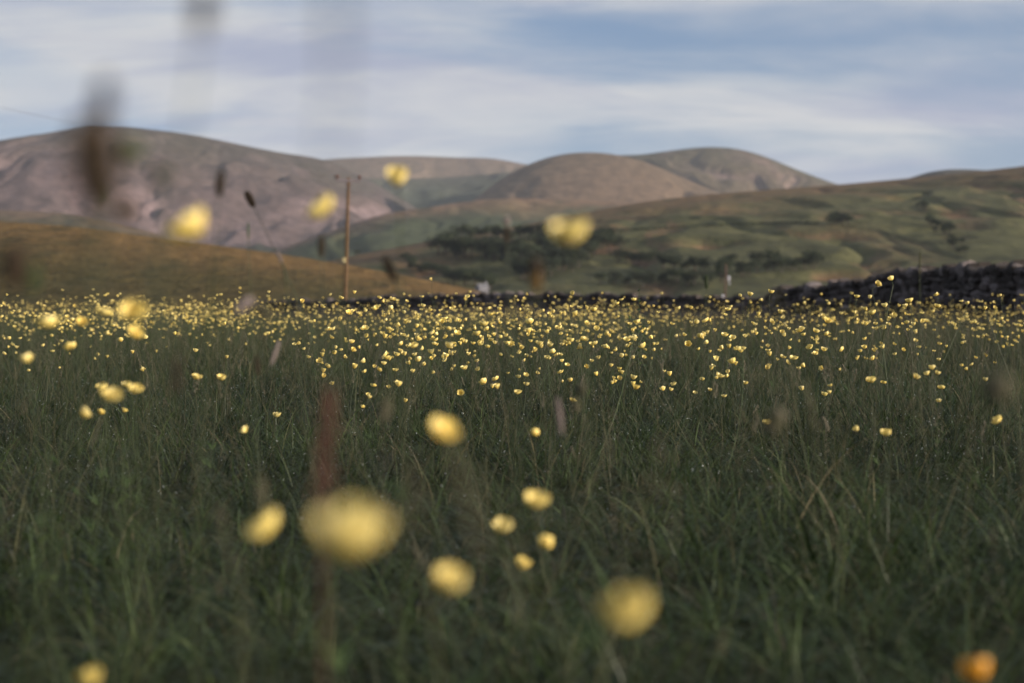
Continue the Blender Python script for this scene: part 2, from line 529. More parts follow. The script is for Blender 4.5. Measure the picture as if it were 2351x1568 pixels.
h_left.build('hill', hill_mat('fell_brown', (.032, .042, .027), (.092, .067, .062), (.062, .053, .043), (.106, .075, .073), ((.205, .148, .148), .42, .62, (1, .35, 1), .006), scale=.0022, lo_at=(.30, .46)), 320, 150)  # low band: grass green, darkened to paint in the shadow at the foot
h_far.build('hill', hill_mat('fell_far', (.065, .07, .04), (.12, .094, .068), (.13, .096, .068), (.10, .08, .052), scale=.0015))
h_dark.build('hill', hill_mat('fell_shaded', (.045, .056, .040), (.052, .062, .042), (.075, .075, .05), (.06, .055, .05), scale=.003))  # dark blue-green base colour carries the shade on this valley side
h_domeb.build('hill', hill_mat('fell_dome', (.10, .082, .054), (.12, .092, .06), (.078, .070, .042), (.13, .092, .07), ((.22, .15, .145), .40, .62, (1, .35, 1), .008), scale=.0025))
h_domea.build('hill', hill_mat('fell_smooth', (.085, .076, .044), (.150, .104, .068), (.125, .090, .058), (.125, .088, .056), scale=.002))
h_spur.build('hill', hill_mat('spur_grass', (.036, .048, .028), (.050, .060, .032), (.17, .11, .068), (.038, .048, .028), scale=.005, hi_at=(.72, .96)))
h_foot.build('hill', hill_mat('foothill_grass', (.044, .052, .028), (.060, .060, .034), (.13, .09, .058), (.038, .046, .026), scale=.006, hi_at=(.8, 1.0)))
h_bump.build('hill', hill_mat('fell_shoulder', (.09, .075, .05), (.085, .07, .045), (.06, .055, .04), (.07, .06, .04), scale=.004))
h_right.build('hill', hill_mat('pasture_slope', (.066, .070, .030), (.084, .083, .036), (.135, .088, .044), (.062, .062, .028), ((.17, .095, .055), .46, .60, (1, .3, 1), .03), scale=.012, hi_at=(.78, .98), grain=.08, stretch=(1, .3, 1)), 620, 300)
h_brown.build('hill', hill_mat('bracken_slope', (.048, .044, .018), (.082, .063, .024), (.165, .102, .040), (.054, .048, .020), ((.05, .05, .022), .45, .62, (1, .3, 1), .06), scale=.03, hi_at=(.55, .90), grain=.35, stretch=(1, .4, 1)), 300, 130)


def march(hill, px, py, d0, d1, n=1500):
    """where the ray under a pixel meets that hill"""
    a = at(px, py, 1.0) - Vector((0, 0, H))
    ds = np.linspace(d0, d1, n)
    X = a.x * ds; Y = a.y * ds; Z = H + a.z * ds
    hz = hill.eval(X, Y)[0]
    k = np.argmax(hz > Z)
    if hz[k] <= Z[k]:
        return None
    return Vector((X[k], Y[k], hz[k]))


# ------------------------------------------------------------------ trees
def tree_meshes(seed, wide=1.0):
    """broadleaf about 1 m tall (scaled later): tapered trunk with limbs and a crown of leaf sprays"""
    r = random.Random(seed)
    tm = MB()
    tm.tube([(0, 0, -.06), (.01, 0, .12), (.0, .01, .34), (.02, 0, .62)], [.042, .034, .026, .010], 6)
    lobes = []
    for k in range(7):
        a = k * 2.4 + r.uniform(-.3, .3); zz = .36 + .36 * r.random()
        e = Vector((math.cos(a) * .26 * wide * r.uniform(.6, 1.15), math.sin(a) * .26 * wide * r.uniform(.6, 1.15), zz + .12))
        tm.tube([(0, 0, zz - .15), e * .5 + Vector((0, 0, zz * .45)), e], [.018, .012, .005], 5)
        lobes.append((e, r.uniform(.15, .22)))
    lobes += [(Vector((r.uniform(-.06, .06), r.uniform(-.06, .06), .80)), .18), (Vector((0, 0, .58)), .24)]
    cm = MB()
    for c, rad in lobes:
        for _ in range(46):
            d = Vector((r.gauss(0, 1), r.gauss(0, 1), r.gauss(0, .85))).normalized() * rad * r.uniform(.55, 1.08) * Vector((wide, wide, 1)).x
            p = c + d
            s = r.uniform(.028, .06)
            n = (d.normalized() + Vector((r.uniform(-.8, .8), r.uniform(-.8, .8), r.uniform(-.4, .9)))).normalized()
            u = n.orthogonal().normalized(); w = n.cross(u)
            q = [p + u * s * r.uniform(.7, 1.2), p + w * s * r.uniform(.6, 1.1), p - u * s * r.uniform(.7, 1.2), p - w * s * r.uniform(.6, 1.1)]
            cm.add(q + [p + n * s * .5], [(0, 1, 4), (1, 2, 4), (2, 3, 4), (3, 0, 4)], 0, r.random())
    return tm.build('trunk', M_BARK), cm.build('crown', M_TREE, smooth=False)


TREES = [tree_meshes(50 + i, [1.0, 1.25, 1.4, 1.1, 1.3][i]) for i in range(5)]


def tree(p, h, label, group, k=None, name='broadleaf_tree', wide=1.0):
    t, c = TREES[random.randrange(5) if k is None else k]
    e = obj(name, None, loc=p, rot=(0, 0, random.uniform(0, 6.28)), scl=(h * wide, h * wide, h))
    obj('trunk', t, e); obj('crown', c, e)
    tag(e, label, 'tree', group)
    return e


def tree_line(pts, n, hmin, hmax, label, group, jit=(6, 4), hill=h_right, d0=320, d1=1500):
    """trees standing on the hillside along a line of pixels"""
    seg = [math.dist(pts[i], pts[i + 1]) for i in range(len(pts) - 1)]
    tot = sum(seg)
    for k in range(n):
        s = (k + random.uniform(.1, .9)) / n * tot
        i = 0
        while i < len(seg) - 1 and s > seg[i]:
            s -= seg[i]; i += 1
        f = min(s / seg[i], 1)
        px = pts[i][0] + (pts[i + 1][0] - pts[i][0]) * f + random.uniform(-jit[0], jit[0])
        py = pts[i][1] + (pts[i + 1][1] - pts[i][1]) * f + random.uniform(-jit[1], jit[1])
        p = march(hill, px, py, d0, d1)
        if p is None:
            continue
        tree(p - Vector((0, 0, .25)), random.uniform(hmin, hmax), label, group, wide=random.uniform(1.0, 1.35))


tree_line([(1020, 556), (1090, 548), (1150, 552), (1270, 548)], 18, 6, 9.5, 'dark tree in the top row of the wood on the green right slope', 'top row of the hillside wood')
tree_line([(1000, 590), (1080, 580), (1130, 590), (1220, 588), (1300, 575)], 38, 7, 12, 'dark tree in the dense middle of the wood on the right slope', 'dense middle of the hillside wood', (10, 13))
tree_line([(1180, 632), (1280, 625), (1330, 600), (1380, 575), (1420, 560)], 36, 7, 12, 'dark tree in the wood climbing right under the blurred buttercup', 'climbing arm of the hillside wood', (12, 14))
tree_line([(930, 598), (950, 620), (985, 632), (1030, 645), (1080, 655), (1130, 665)], 24, 5, 8, 'dark tree in the row along the top of the brown slope', 'tree row above the brown slope', (6, 5))
tree_line([(1420, 600), (1480, 607), (1560, 618), (1620, 630)], 18, 5, 8, 'dark tree in the hedgerow running right below the pasture', 'hedgerow trees below the pasture', (6, 5))
tree_line([(1380, 655), (1480, 655), (1560, 650), (1640, 652)], 18, 4, 6.5, 'low dark tree just above the middle stone wall', 'low trees above the stone wall', (8, 6))
tree_line([(1640, 640), (1720, 625), (1800, 615), (1880, 612)], 24, 5, 8.5, 'dark tree in the shaded dip above the right stone wall', 'trees in the dip on the right', (10, 10))
tree_line([(2110, 478), (2140, 510), (2175, 545), (2215, 590)], 20, 2.5, 7.5, 'scrubby dark tree in the gully on the far right slope', 'scrub in the right gully', (15, 13))
tree_line([(690, 588), (740, 586), (800, 578), (830, 590)], 7, 3, 5, 'small dark tree beside the wooden utility pole, on the slope', 'small trees beside the pole', (6, 3))
tree_line([(1895, 516), (1905, 519), (1918, 517), (1932, 519), (1946, 516), (1910, 512), (1935, 512)], 7, 6.5, 8, 'tree of the lone round clump high on the right pasture', 'lone clump on the pasture', (3, 1))


def hedge(pts, label, h=1.3, n=90):
    mb = MB(); r = random.Random(5)
    P = []
    for i in range(len(pts) - 1):
        for f in np.linspace(0, 1, n // (len(pts) - 1), endpoint=False):
            p = march(h_right, pts[i][0] + (pts[i + 1][0] - pts[i][0]) * f, pts[i][1] + (pts[i + 1][1] - pts[i][1]) * f, 320, 1500)
            if p is not None:
                P.append(p)
    for p in P:
        if r.random() < .13:
            continue
        for _ in range(r.randint(8, 26)):
            c = p + Vector((r.uniform(-2.2, 2.2), r.uniform(-1.0, 1.0), r.uniform(-.2, h) * r.uniform(.3, 1.3)))
            s = r.uniform(.2, .5); n_ = Vector((r.gauss(0, 1), r.gauss(0, 1), r.gauss(0, 1))).normalized()
            u = n_.orthogonal().normalized() * s; w = n_.cross(u)
            mb.add([c + u, c + w, c - u, c - w], [(0, 1, 2, 3)], 0, r.random())
    o = obj('hedge', mb.build('hedge', M_TREE, smooth=False))
    tag(o, label, 'hedge')


hedge([(1415, 531), (1500, 526), (1590, 521), (1660, 517), (1745, 515)], 'thin dark hedge line crossing the right pasture')
hedge([(1745, 515), (1820, 512), (1880, 514)], 'short faint hedge leading right to the lone tree clump', h=1.0, n=50)


# ------------------------------------------------------------------ cottage far down the slope
def cottage(px, py, label, w=5.5):
    p = march(h_right, px, py, 320, 1500)
    e = obj('cottage', None, loc=p - Vector((0, 0, .3)), rot=(0, 0, R(25)))
    tag(e, label, 'cottage')
    white = plain_mat('rendered_stone', (.17, .17, .19), (.22, .22, .24), 3)
    slate = plain_mat('slate', (.10, .10, .11), (.17, .17, .18), 4)
    dark = plain_mat('window_dark', (.03, .03, .035), (.05, .05, .06), 4, rough=.2)
    d, hgt = 3.6, 3.0
    m = MB()
    m.add([(-w/2, -d/2, 0), (w/2, -d/2, 0), (w/2, d/2, 0), (-w/2, d/2, 0), (-w/2, -d/2, hgt), (w/2, -d/2, hgt), (w/2, d/2, hgt), (-w/2, d/2, hgt), (-w/2, 0, hgt + 1.6), (w/2, 0, hgt + 1.6)],
          [(0, 1, 5, 4), (2, 3, 7, 6), (1, 2, 6, 9, 5), (3, 0, 4, 8, 7)])
    obj('wall', m.build('wall', white, False), e)
    r = MB()
    for s in (-1, 1):
        r.add([(-w/2 - .2, s * (d/2 + .25), hgt - .1), (w/2 + .2, s * (d/2 + .25), hgt - .1), (w/2 + .2, 0, hgt + 1.72), (-w/2 - .2, 0, hgt + 1.72),
               (-w/2 - .2, s * (d/2 + .25), hgt - .24), (w/2 + .2, s * (d/2 + .25), hgt - .24), (w/2 + .2, 0, hgt + 1.61), (-w/2 - .2, 0, hgt + 1.61)],
              [(0, 1, 2, 3), (4, 7, 6, 5), (0, 4, 5, 1), (1, 5, 6, 2), (3, 7, 4, 0)])
    ro = obj('roof', r.build('roof', slate, False), e)
    c = MB(); c.box((w/2 - .4, 0, hgt + 1.9), (.6, .6, 1.0)); c.box((w/2 - .4, 0, hgt + 2.45), (.7, .7, .12))
    obj('chimney', c.build('chimney', white, False), ro)
    for x in (-1.5, 1.5):
        b = MB(); b.box((x, -d/2 - .01, 1.7), (.8, .06, 1.0)); obj('window', b.build('window', dark, False), e)
    b = MB(); b.box((0, -d/2 - .01, 1.0), (.9, .06, 2.0)); obj('door', b.build('door', dark, False), e)


cottage(1107, 676, 'tiny pale grey cottage among dark trees beyond the middle wall', 4.2)

# ------------------------------------------------------------------ dry stone walls
def stone_material():
    m, nt, p = new_mat('wall_stone')
    oi = nt.nodes.new('ShaderNodeObjectInfo')
    base = ramp_node(nt, [(0, (.028, .021, .017)), (.5, (.052, .040, .033)), (.78, (.09, .072, .068)), (1, (.21, .175, .165))])
    nt.links.new(oi.outputs['Random'], base.inputs[0])
    n = noise_node(nt, 2.6, 6, .7, coord='Object')
    n2 = noise_node(nt, 6, 5, .6, coord='Object')
    c = mixc(nt, maprange(nt, n.outputs[0], .58, .66), base.outputs[0], (.27, .235, .235))      # lichen
    c = mixc(nt, maprange(nt, n2.outputs[0], .55, .7, 0, .8), c, (.03, .03, .02))              # moss
    nt.links.new(c, p.inputs['Base Color'])
    p.inputs['Roughness'].default_value = .9
    b = nt.nodes.new('ShaderNodeBump'); b.inputs['Strength'].default_value = .6; b.inputs['Distance'].default_value = .1
    nt.links.new(n2.outputs[0], b.inputs['Height']); nt.links.new(b.outputs[0], p.inputs['Normal'])
    return m


M_STONE = stone_material()


def stone_mesh(seed):
    r = random.Random(seed)
    vs = []; idx = {}
    for i in range(3):
        for j in range(3):
            for k in range(3):
                if (i, j, k) == (1, 1, 1):
                    continue
                q = Vector((i - 1, j - 1, k - 1))
                l = max(abs(q.x) + abs(q.y) + abs(q.z), 1)
                q = q * (.5 if l == 1 else (.47 if l == 2 else .40))
                q += Vector((r.uniform(-.06, .06), r.uniform(-.06, .06), r.uniform(-.08, .08)))
                idx[(i, j, k)] = len(vs); vs.append(q)
    fs = []
    for ax in range(3):
        for s in (0, 2):
            for a in range(2):
                for b in range(2):
                    def K(u, v):
                        c = [0, 0, 0]; c[ax] = s; c[(ax + 1) % 3] = u; c[(ax + 2) % 3] = v
                        return idx[tuple(c)]
                    q = (K(a, b), K(a + 1, b), K(a + 1, b + 1), K(a, b + 1))
                    fs.append(q if s == 2 else q[::-1])
    return mesh_np('stone', vs, fs, M_STONE, smooth=False)


STONES = [stone_mesh(100 + i) for i in range(9)]


def stone_wall(path, label, course, length, thick=.42, depth_vis=.8, cope=True):
    """path: points along the top edge; stones hang in courses below it, a rubble core fills the inside"""
    P = [Vector(p) for p in path]
    e = obj('dry_stone_wall', None, loc=(P[0].x, P[0].y, gz(P[0].x, P[0].y)))
    tag(e, label, 'stone wall')
    o0 = Vector(e.location)
    L = [0]
    for i in range(len(P) - 1):
        L.append(L[-1] + (P[i + 1] - P[i]).length)

    def pos(s):
        s = min(max(s, 0), L[-1] - 1e-6)
        i = max(k for k in range(len(L) - 1) if L[k] <= s)
        f = (s - L[i]) / (L[i + 1] - L[i])
        d = P[i + 1] - P[i]
        return P[i].lerp(P[i + 1], f), math.atan2(d.y, d.x)
    n = 0
    rows = int(depth_vis / course)
    for row in range(rows):
        s = random.uniform(0, .2)
        zoff = -(row + .5) * course
        while s < L[-1]:
            ln = random.uniform(*length)
            if cope and row == 0:
                ln *= .75
            p, a = pos(s + ln / 2)
            hh = course * random.uniform(.75, 1.35)
            tz = 0
            if cope and row == 0:
                hh = course * random.uniform(1.0, 2.1); tz = (hh - course) / 2
            p = p + Vector((0, 0, zoff + tz))
            if p.z > gz(p.x, p.y) - .1:
                jit = Vector((-math.sin(a), math.cos(a), 0)) * random.uniform(-.05, .05)
                obj('stone', STONES[random.randrange(9)], e, p - o0 + jit,
                    (random.uniform(-.15, .15), random.uniform(-.16, .16) + (random.uniform(-.4, .4) if row == 0 else 0), a + random.uniform(-.16, .16)),
                    (ln * 1.05, thick * random.uniform(.9, 1.12), hh * 1.08))
                n += 1
            s += ln
    m = MB()
    k = max(int(L[-1] / .5), 4)
    for i in range(k):
        p, a = pos((i + .5) / k * L[-1])
        top = p.z - course * 1.1; bot = gz(p.x, p.y) - .25
        if top - bot > .1:
            m.box(p - o0 + Vector((0, 0, (top + bot) / 2 - p.z)), (L[-1] / k * 1.02, thick * .62, top - bot), Matrix.Rotation(a, 3, 'Z'))
    # lower courses that the meadow hides
    low = []
    c = obj('rubble_core', m.build('rubble_core', M_STONE, False), e)
    c['kind'] = 'stuff'
    return n


n1 = stone_wall([at(1772, 678, 36), at(1800, 667, 35), at(1880, 661, 33.5), at(1990, 646, 31.5), at(2080, 630, 29.5), at(2180, 620, 27.5), at(2290, 618, 25.5), at(2400, 615, 24), at(2520, 605, 22.5)],
                'tall dark dry stone wall with lichen rising at the right edge', .125, (.20, .42), depth_vis=1.0)
n2 = stone_wall([at(560, 698, 82), at(700, 693, 78), at(820, 690, 75), at(900, 684, 73), at(1000, 681, 71), at(1120, 677, 69), at(1250, 678, 67), at(1400, 679, 65), at(1550, 685, 63), at(1700, 686, 61), at(1820, 684, 60)],
                'long low dry stone wall across the far end of the buttercup field', .16, (.28, .55), depth_vis=.62)
print('stones', n1, n2)

# ------------------------------------------------------------------ utility pole
def utility_pole():
    top = at(800, 407, 92); base = at(790, 700, 92)
    b = Vector((base.x, base.y, gz(base.x, base.y) - .4))
    wood = plain_mat('pole_wood', (.085, .048, .024), (.15, .088, .044), 6, rough=.85)
    iron = plain_mat('crossarm_iron', (.09, .075, .085), (.14, .12, .13), 8, rough=.7)
    cer = plain_mat('insulator_ceramic', (.08, .03, .022), (.13, .05, .035), 8, rough=.3)
    e = obj('utility_pole', None, loc=b)
    tag(e, 'tall brown wooden utility pole with crossarm behind the meadow', 'utility pole')
    m = MB()
    n = 8
    m.tube([(top - b) * (i / n) for i in range(n + 1)], [.145 - .05 * i / n for i in range(n + 1)], 10)
    obj('pole', m.build('pole', wood), e)
    t = top - b
    a = R(20)
    M = Matrix.Rotation(a, 3, 'Z')
    m = MB(); m.box(t + Vector((0, -.14, -.22)), (1.62, .12, .15), M)
    ca = obj('crossarm', m.build('crossarm', iron, False), e)
    for s in (-1, 1):
        m = MB()
        q = t + Vector((0, -.14, -.22)) + M @ Vector((s * .35, 0, 0))
        m.tube([q, t + Vector((0, -.12, -.75))], .022, 5)
        obj('brace', m.build('brace', iron), ca)
    ends = []
    for s in (-.74, .74):
        q = t + Vector((0, -.14, -.165)) + M @ Vector((s, 0, 0))
        m = MB()
        m.tube([q, q + Vector((0, 0, .10)), q + Vector((0, 0, .101)), q + Vector((0, 0, .16)), q + Vector((0, 0, .161)), q + Vector((0, 0, .25)), q + Vector((0, 0, .30))], [.03, .03, .13, .11, .14, .09, .05], 8)
        obj('insulator', m.build('insulator', cer), e)
        ends.append(q + Vector((0, 0, .28)))
    # danger plate
    pl = at(791, 597, 92) - b
    m = MB(); m.box(pl + Vector((0, -.165, 0)), (.20, .02, .30)); m.box(pl + Vector((0, -.178, .05)), (.10, .008, .10), mi=1)
    obj('warning_plate', m.build('warning_plate', [plain_mat('plate_yellow', (.62, .52, .26), (.70, .60, .34), 5), plain_mat('plate_mark', (.35, .28, .12), (.4, .32, .14), 5)], False), e)
    # two sagging wires that run past the camera on the left
    wm = plain_mat('wire_metal', (.10, .10, .11), (.14, .14, .15), 2, rough=.5)
    for q, py in zip(ends, (252, 262)):
        p0 = q + b
        p1 = at(0, py, 55)
        dirv = p1 - p0
        end = p0 + dirv * 2.2; end.z = p0.z + .3
        pts = []
        for i in range(25):
            f = i / 24
            p = p0.lerp(end, f)
            p.z -= 4 * .75 * f * (1 - f)
            pts.append(p - b)
        m = MB(); m.tube(pts, .004, 4); obj('wire', m.build('wire', wm), e)


utility_pole()


def marker_post():
    b = at(1662, 690, 62); t = at(1667, 606, 62)
    g = Vector((b.x, b.y, gz(b.x, b.y) - .2))
    e = obj('fence_post', None, loc=g)
    tag(e, 'thin dark post with a white tag standing at the middle stone wall', 'fence post')
    wood = plain_mat('post_wood', (.07, .045, .035), (.12, .08, .06), 10)
    m = MB(); m.tube([(0, 0, 0), (t - g) * .5, t - g], [.05, .045, .04], 7); obj('post', m.build('post', wood), e)
    w = plain_mat('tag_white', (.36, .37, .42), (.46, .46, .5), 5)
    m = MB()
    c = at(1673, 639, 62) - g
    m.blob(c, .06, .03, .13, seg=8, rings=6, rough=.06)
    m.blob(c + Vector((.03, 0, -.22)), .03, .02, .09, seg=6, rings=5)
    obj('tag', m.build('tag', w), e)
    m = MB(); m.blob(at(1659, 682, 61.8) - g, .07, .04, .12, seg=8, rings=6, rough=.08); obj('tag', m.build('tag', w), e)


marker_post()


# ------------------------------------------------------------------ meadow: scatter helper
def scatter(name, pts, rot, scl, idx, protos, label, cat=None):
    pc = bpy.data.collections.new(name + '_kinds')
    for i, me in enumerate(protos):
        pc.objects.link(bpy.data.objects.new('%s_kind_%02d' % (name, i), me))
    me = bpy.data.meshes.new(name)
    me.vertices.add(len(pts)); me.vertices.foreach_set('co', np.asarray(pts, np.float32).ravel())
    for k, ty, d, fld in (('rot', 'FLOAT_VECTOR', rot, 'vector'), ('scl', 'FLOAT_VECTOR', scl, 'vector'), ('pick', 'INT', idx, 'value')):
        a = me.attributes.new(k, ty, 'POINT')
        a.data.foreach_set(fld, np.asarray(d, np.int32 if ty == 'INT' else np.float32).ravel())
    o = obj(name, me)
    g = bpy.data.node_groups.new(name + '_nodes', 'GeometryNodeTree')
    g.interface.new_socket('Geometry', in_out='INPUT', socket_type='NodeSocketGeometry')
    g.interface.new_socket('Geometry', in_out='OUTPUT', socket_type='NodeSocketGeometry')
    N, L = g.nodes.new, g.links.new
    gi, go = N('NodeGroupInput'), N('NodeGroupOutput')
    iop = N('GeometryNodeInstanceOnPoints')
    ci = N('GeometryNodeCollectionInfo'); ci.inputs['Collection'].default_value = pc
    ci.inputs['Separate Children'].default_value = True; ci.inputs['Reset Children'].default_value = True

    def na(nm, ty):
        n = N('GeometryNodeInputNamedAttribute'); n.data_type = ty; n.inputs['Name'].default_value = nm
        return n.outputs['Attribute']
    L(gi.outputs[0], iop.inputs['Points']); L(ci.outputs[0], iop.inputs['Instance'])
    iop.inputs['Pick Instance'].default_value = True
    L(na('pick', 'INT'), iop.inputs['Instance Index'])
    L(na('rot', 'FLOAT_VECTOR'), iop.inputs['Rotation'])
    L(na('scl', 'FLOAT_VECTOR'), iop.inputs['Scale'])
    L(iop.outputs[0], go.inputs[0])
    md = o.modifiers.new('scatter', 'NODES'); md.node_group = g
    tag(o, label, cat, kind='stuff')
    return o


def blade(mb, base, az, ln, w, lean, curl, tint, r, segs=5, mi=0):
    d = Vector((math.cos(az), math.sin(az), 0)); side = Vector((-d.y, d.x, 0))
    side = (side * math.cos(.6) + d * math.sin(.6) * r.choice((-1, 1))).normalized()
    p = Vector(base); vs = []
    ang = lean
    for i in range(segs + 1):
        f = i / segs
        ww = w * (1 - f) ** .6 * (.75 + .25 * min(f * 5, 1)) if i < segs else 0.0003
        vs += [p - side * ww / 2, p + side * ww / 2]
        ang += curl / segs * (0.4 + 1.2 * f)
        p = p + (d * math.sin(ang) + Vector((0, 0, 1)) * math.cos(ang)) * ln / segs
    mb.add(vs, [(2 * i, 2 * i + 1, 2 * i + 3, 2 * i + 2) for i in range(segs)], mi, tint)
    return p


def seed_stalk(mb, base, h, r, mi):
    """flowering grass: a thin stalk, then either a tight spike or an airy panicle of tiny spikelets"""
    b = Vector((r.gauss(0, .08), r.gauss(0, .08), h))
    bow = Vector((r.gauss(0, .025), r.gauss(0, .025), 0))
    tone = r.random()
    mb.tube([base + Vector((0, 0, -.02)), base + b * .5 + bow, base + b * .8 + bow * .8, base + b], [.0008, .0007, .0005, .0003], 3, mi, tone * .5, cap=False)
    if r.random() < .3:
        for i in range(14):
            p = base + b * (1 - .12 * i / 13) + Vector((r.gauss(0, .0018), r.gauss(0, .0018), 0))
            s_ = r.uniform(.0010, .0017)
            mb.add([p + Vector((s_, 0, 0)), p + Vector((-s_ * .5, s_ * .9, 0)), p + Vector((-s_ * .5, -s_ * .9, 0)), p + Vector((0, 0, .005)), p + Vector((0, 0, -.002))],
                   [(0, 1, 3), (1, 2, 3), (2, 0, 3), (1, 0, 4), (2, 1, 4), (0, 2, 4)], mi, min(1, tone * .6 + r.random() * .5))
        return
    wide = r.uniform(.014, .034); ln = r.uniform(.07, .13)
    for i in range(26):
        f = r.random()
        a = r.uniform(0, 6.283); q = wide * (.15 + .85 * f) * r.uniform(.3, 1)
        p = base + b + Vector((math.cos(a) * q, math.sin(a) * q, -ln * f + r.uniform(0, .02)))
        s_ = r.uniform(.0006, .0011)
        mb.add([p + Vector((s_, 0, 0)), p + Vector((-s_ * .5, s_ * .9, 0)), p + Vector((-s_ * .5, -s_ * .9, 0)), p + Vector((0, 0, .0035)), p + Vector((0, 0, -.0015))],
               [(0, 1, 3), (1, 2, 3), (2, 0, 3), (1, 0, 4), (2, 1, 4), (0, 2, 4)], mi, min(1, tone * .6 + r.random() * .5))


def grass_tile(seed, size=.6, n=560, hmin=.07, hmax=.26, wmin=.0013, wmax=.0034, dew=0, segs=5, straw=.06, stalks=2, broad=.14):
    """a square of turf: blades gathered in tufts of different vigour, lean and colour"""
    r = random.Random(seed); mb = MB(); tips = []
    tufts = [(r.uniform(0, size), r.uniform(0, size), r.uniform(.55, 1.3), r.uniform(.025, .06), r.uniform(.2, 1.0), r.uniform(-.2, .2)) for _ in range(max(int(size * size * 75), 6))]
    for _ in range(n):
        tx, ty, vig, spread, tl, tt = r.choice(tufts)
        if r.random() < .80:                      # blades of a tussock fan out from its heart
            ox, oy = r.gauss(0, spread), r.gauss(0, spread)
            az = math.atan2(oy, ox) + r.gauss(0, .7)
            lean = abs(r.gauss(0, .3)) + .1 + tl * min(math.hypot(ox, oy) / spread, 1.6) * .55
        else:                                     # bottom grass between them, lying every way
            tx, ty, ox, oy = r.uniform(0, size), r.uniform(0, size), 0, 0
            vig = .85; az = r.uniform(0, 6.283); lean = r.uniform(.1, 1.0)
        x = (tx + ox) % size; y = (ty + oy) % size
        ln = (hmin + (hmax - hmin) * r.random() ** 1.1) * vig
        tint = min(.78, max(0, r.uniform(.05, .7) + tt)) if r.random() > straw else r.uniform(.8, 1)
        ww = r.uniform(wmin, wmax) * (r.uniform(1.6, 2.6) if r.random() < broad else 1)
        tips.append(blade(mb, (x - size / 2, y - size / 2, -.02), az, ln, ww, lean,
                          r.uniform(.5, 1.8) if r.random() < .45 else r.uniform(1.8, 3.8), tint, r, segs))
    for _ in range(dew):
        c = r.choice(tips) + Vector((r.uniform(-.03, .03), r.uniform(-.03, .03), -r.uniform(0, .12)))
        mb.blob(c, r.uniform(.0006, .0012), mi=1, seg=5, rings=4)
    for _ in range(stalks):
        seed_stalk(mb, Vector((r.uniform(-size / 2, size / 2), r.uniform(-size / 2, size / 2), 0)), r.uniform(.17, .34), r, 2)
    return mb.build('grass_tile', [M_GRASS, M_DEW, M_STALK])


def build_grass():
    near = [grass_tile(200 + i, n=2100, dew=40, stalks=10, hmax=.27, wmax=.0038, broad=.2) for i in range(5)]
    mid = [grass_tile(220 + i, n=1900, dew=420, stalks=22, hmax=.25) for i in range(5)]
    back = [grass_tile(240 + i, size=1.2, n=3600, segs=3, wmin=.002, wmax=.0045, dew=420, stalks=70, hmax=.27) for i in range(4)]
    far = [grass_tile(260 + i, size=3.0, n=3400, segs=3, wmin=.006, wmax=.012, hmin=.12, hmax=.30, straw=.2, stalks=200) for i in range(3)]
    protos = near + mid + back + far
    P, Rr, S, I = [], [], [], []

    def lay(size, y0, y1, lo, hi, cond=None, hs=1.0):
        n = int((y1 * .42 + 2) / size) + 1
        for j in range(int(round((y1 - y0) / size))):
            y = y0 + (j + .5) * size
            for i in range(-n, n + 1):
                x = (i + .5 * (j % 2)) * size
                if abs(x) > .40 * (y + size) + size * .9 and not (y < 1.5 and abs(x) < 2.2):
                    continue
                if cond and not cond(x, y):
                    continue
                z = min(gz(x + a_ * size * .45, y + b_ * size * .45) for a_ in (-1, 1) for b_ in (-1, 1))
                P.append((x, y, z)); Rr.append((0, 0, rng.integers(0, 4) * math.pi / 2))
                hgt = hs * (1 + .15 * float(sstep(2.0, 1.2, y)) + .5 * float(sstep(1.6, .9, y))) * (1 + .22 * float(fbm(x * .8, y * .6, 3, 77)) * 1.6) * (1 + .1 * rng.normal())
                S.append((1, 1, max(hgt, .6))); I.append(rng.integers(lo, hi + 1))
    # the photographer's own spot is trodden down
    lay(.6, -1.2, 3.0, 0, 4, cond=lambda x, y: not (math.hypot(x, y) < .75), hs=1.08)
    lay(.6, 3.0, 9.0, 5, 9)
    lay(1.2, 9.0, 22.2, 10, 13)
    lay(3.0, 22.2, 64.2, 14, 16, hs=.95)
    print('grass tiles', len(P))
    scatter('grass', P, Rr, S, I, protos, 'tall dewy meadow grass and thin seed stalks filling the field', 'grass')


build_grass()


# ------------------------------------------------------------------ buttercups
def petal(k, openness, R_=.0155, r=random, nu=4, nv=4, tint=None):
    """one broad rounded petal of a cup, in flower space"""
    vs = []; ts = []
    tl = r.uniform(.35, .65)
    op = openness + r.uniform(-.1, .1)
    rr, z = .0015, 0.0
    prof = [(rr, z)]
    for i in range(nu):
        f = (i + 1) / nu
        slope = op * (2.05 - 1.65 * f)          # lies flat at the base, turns up to the rim
        rr += R_ * 1.12 / nu * math.cos(math.pi / 2 - min(slope, 1.5)); z += R_ * 1.12 / nu * math.sin(math.pi / 2 - min(slope, 1.5))
        prof.append((rr, z))
    for i, (q, zz) in enumerate(prof):
        f = i / nu
        wid = R_ * .72 * (math.sin(math.pi * (.12 + .66 * f)) ** .8) * (1 if f < .95 else .72)
        for j in range(nv + 1):
            g = j / nv * 2 - 1
            a = wid * g / max(q, R_ * .28)
            a = max(min(a, .78), -.78)
            lift = .0016 * g * g * f + r.uniform(-.0002, .0002)
            cut = (1 - .10 * g * g * f)
            vs.append((q * cut * math.cos(a), q * cut * math.sin(a), zz * cut + lift + .0004 * (k % 2)))
            ts.append(min(1, max(0, tl + .35 * (f - .5))))
    fs = [(i * (nv + 1) + j, (i + 1) * (nv + 1) + j, (i + 1) * (nv + 1) + j + 1, i * (nv + 1) + j + 1) for i in range(nu) for j in range(nv)]
    return vs, fs, ts


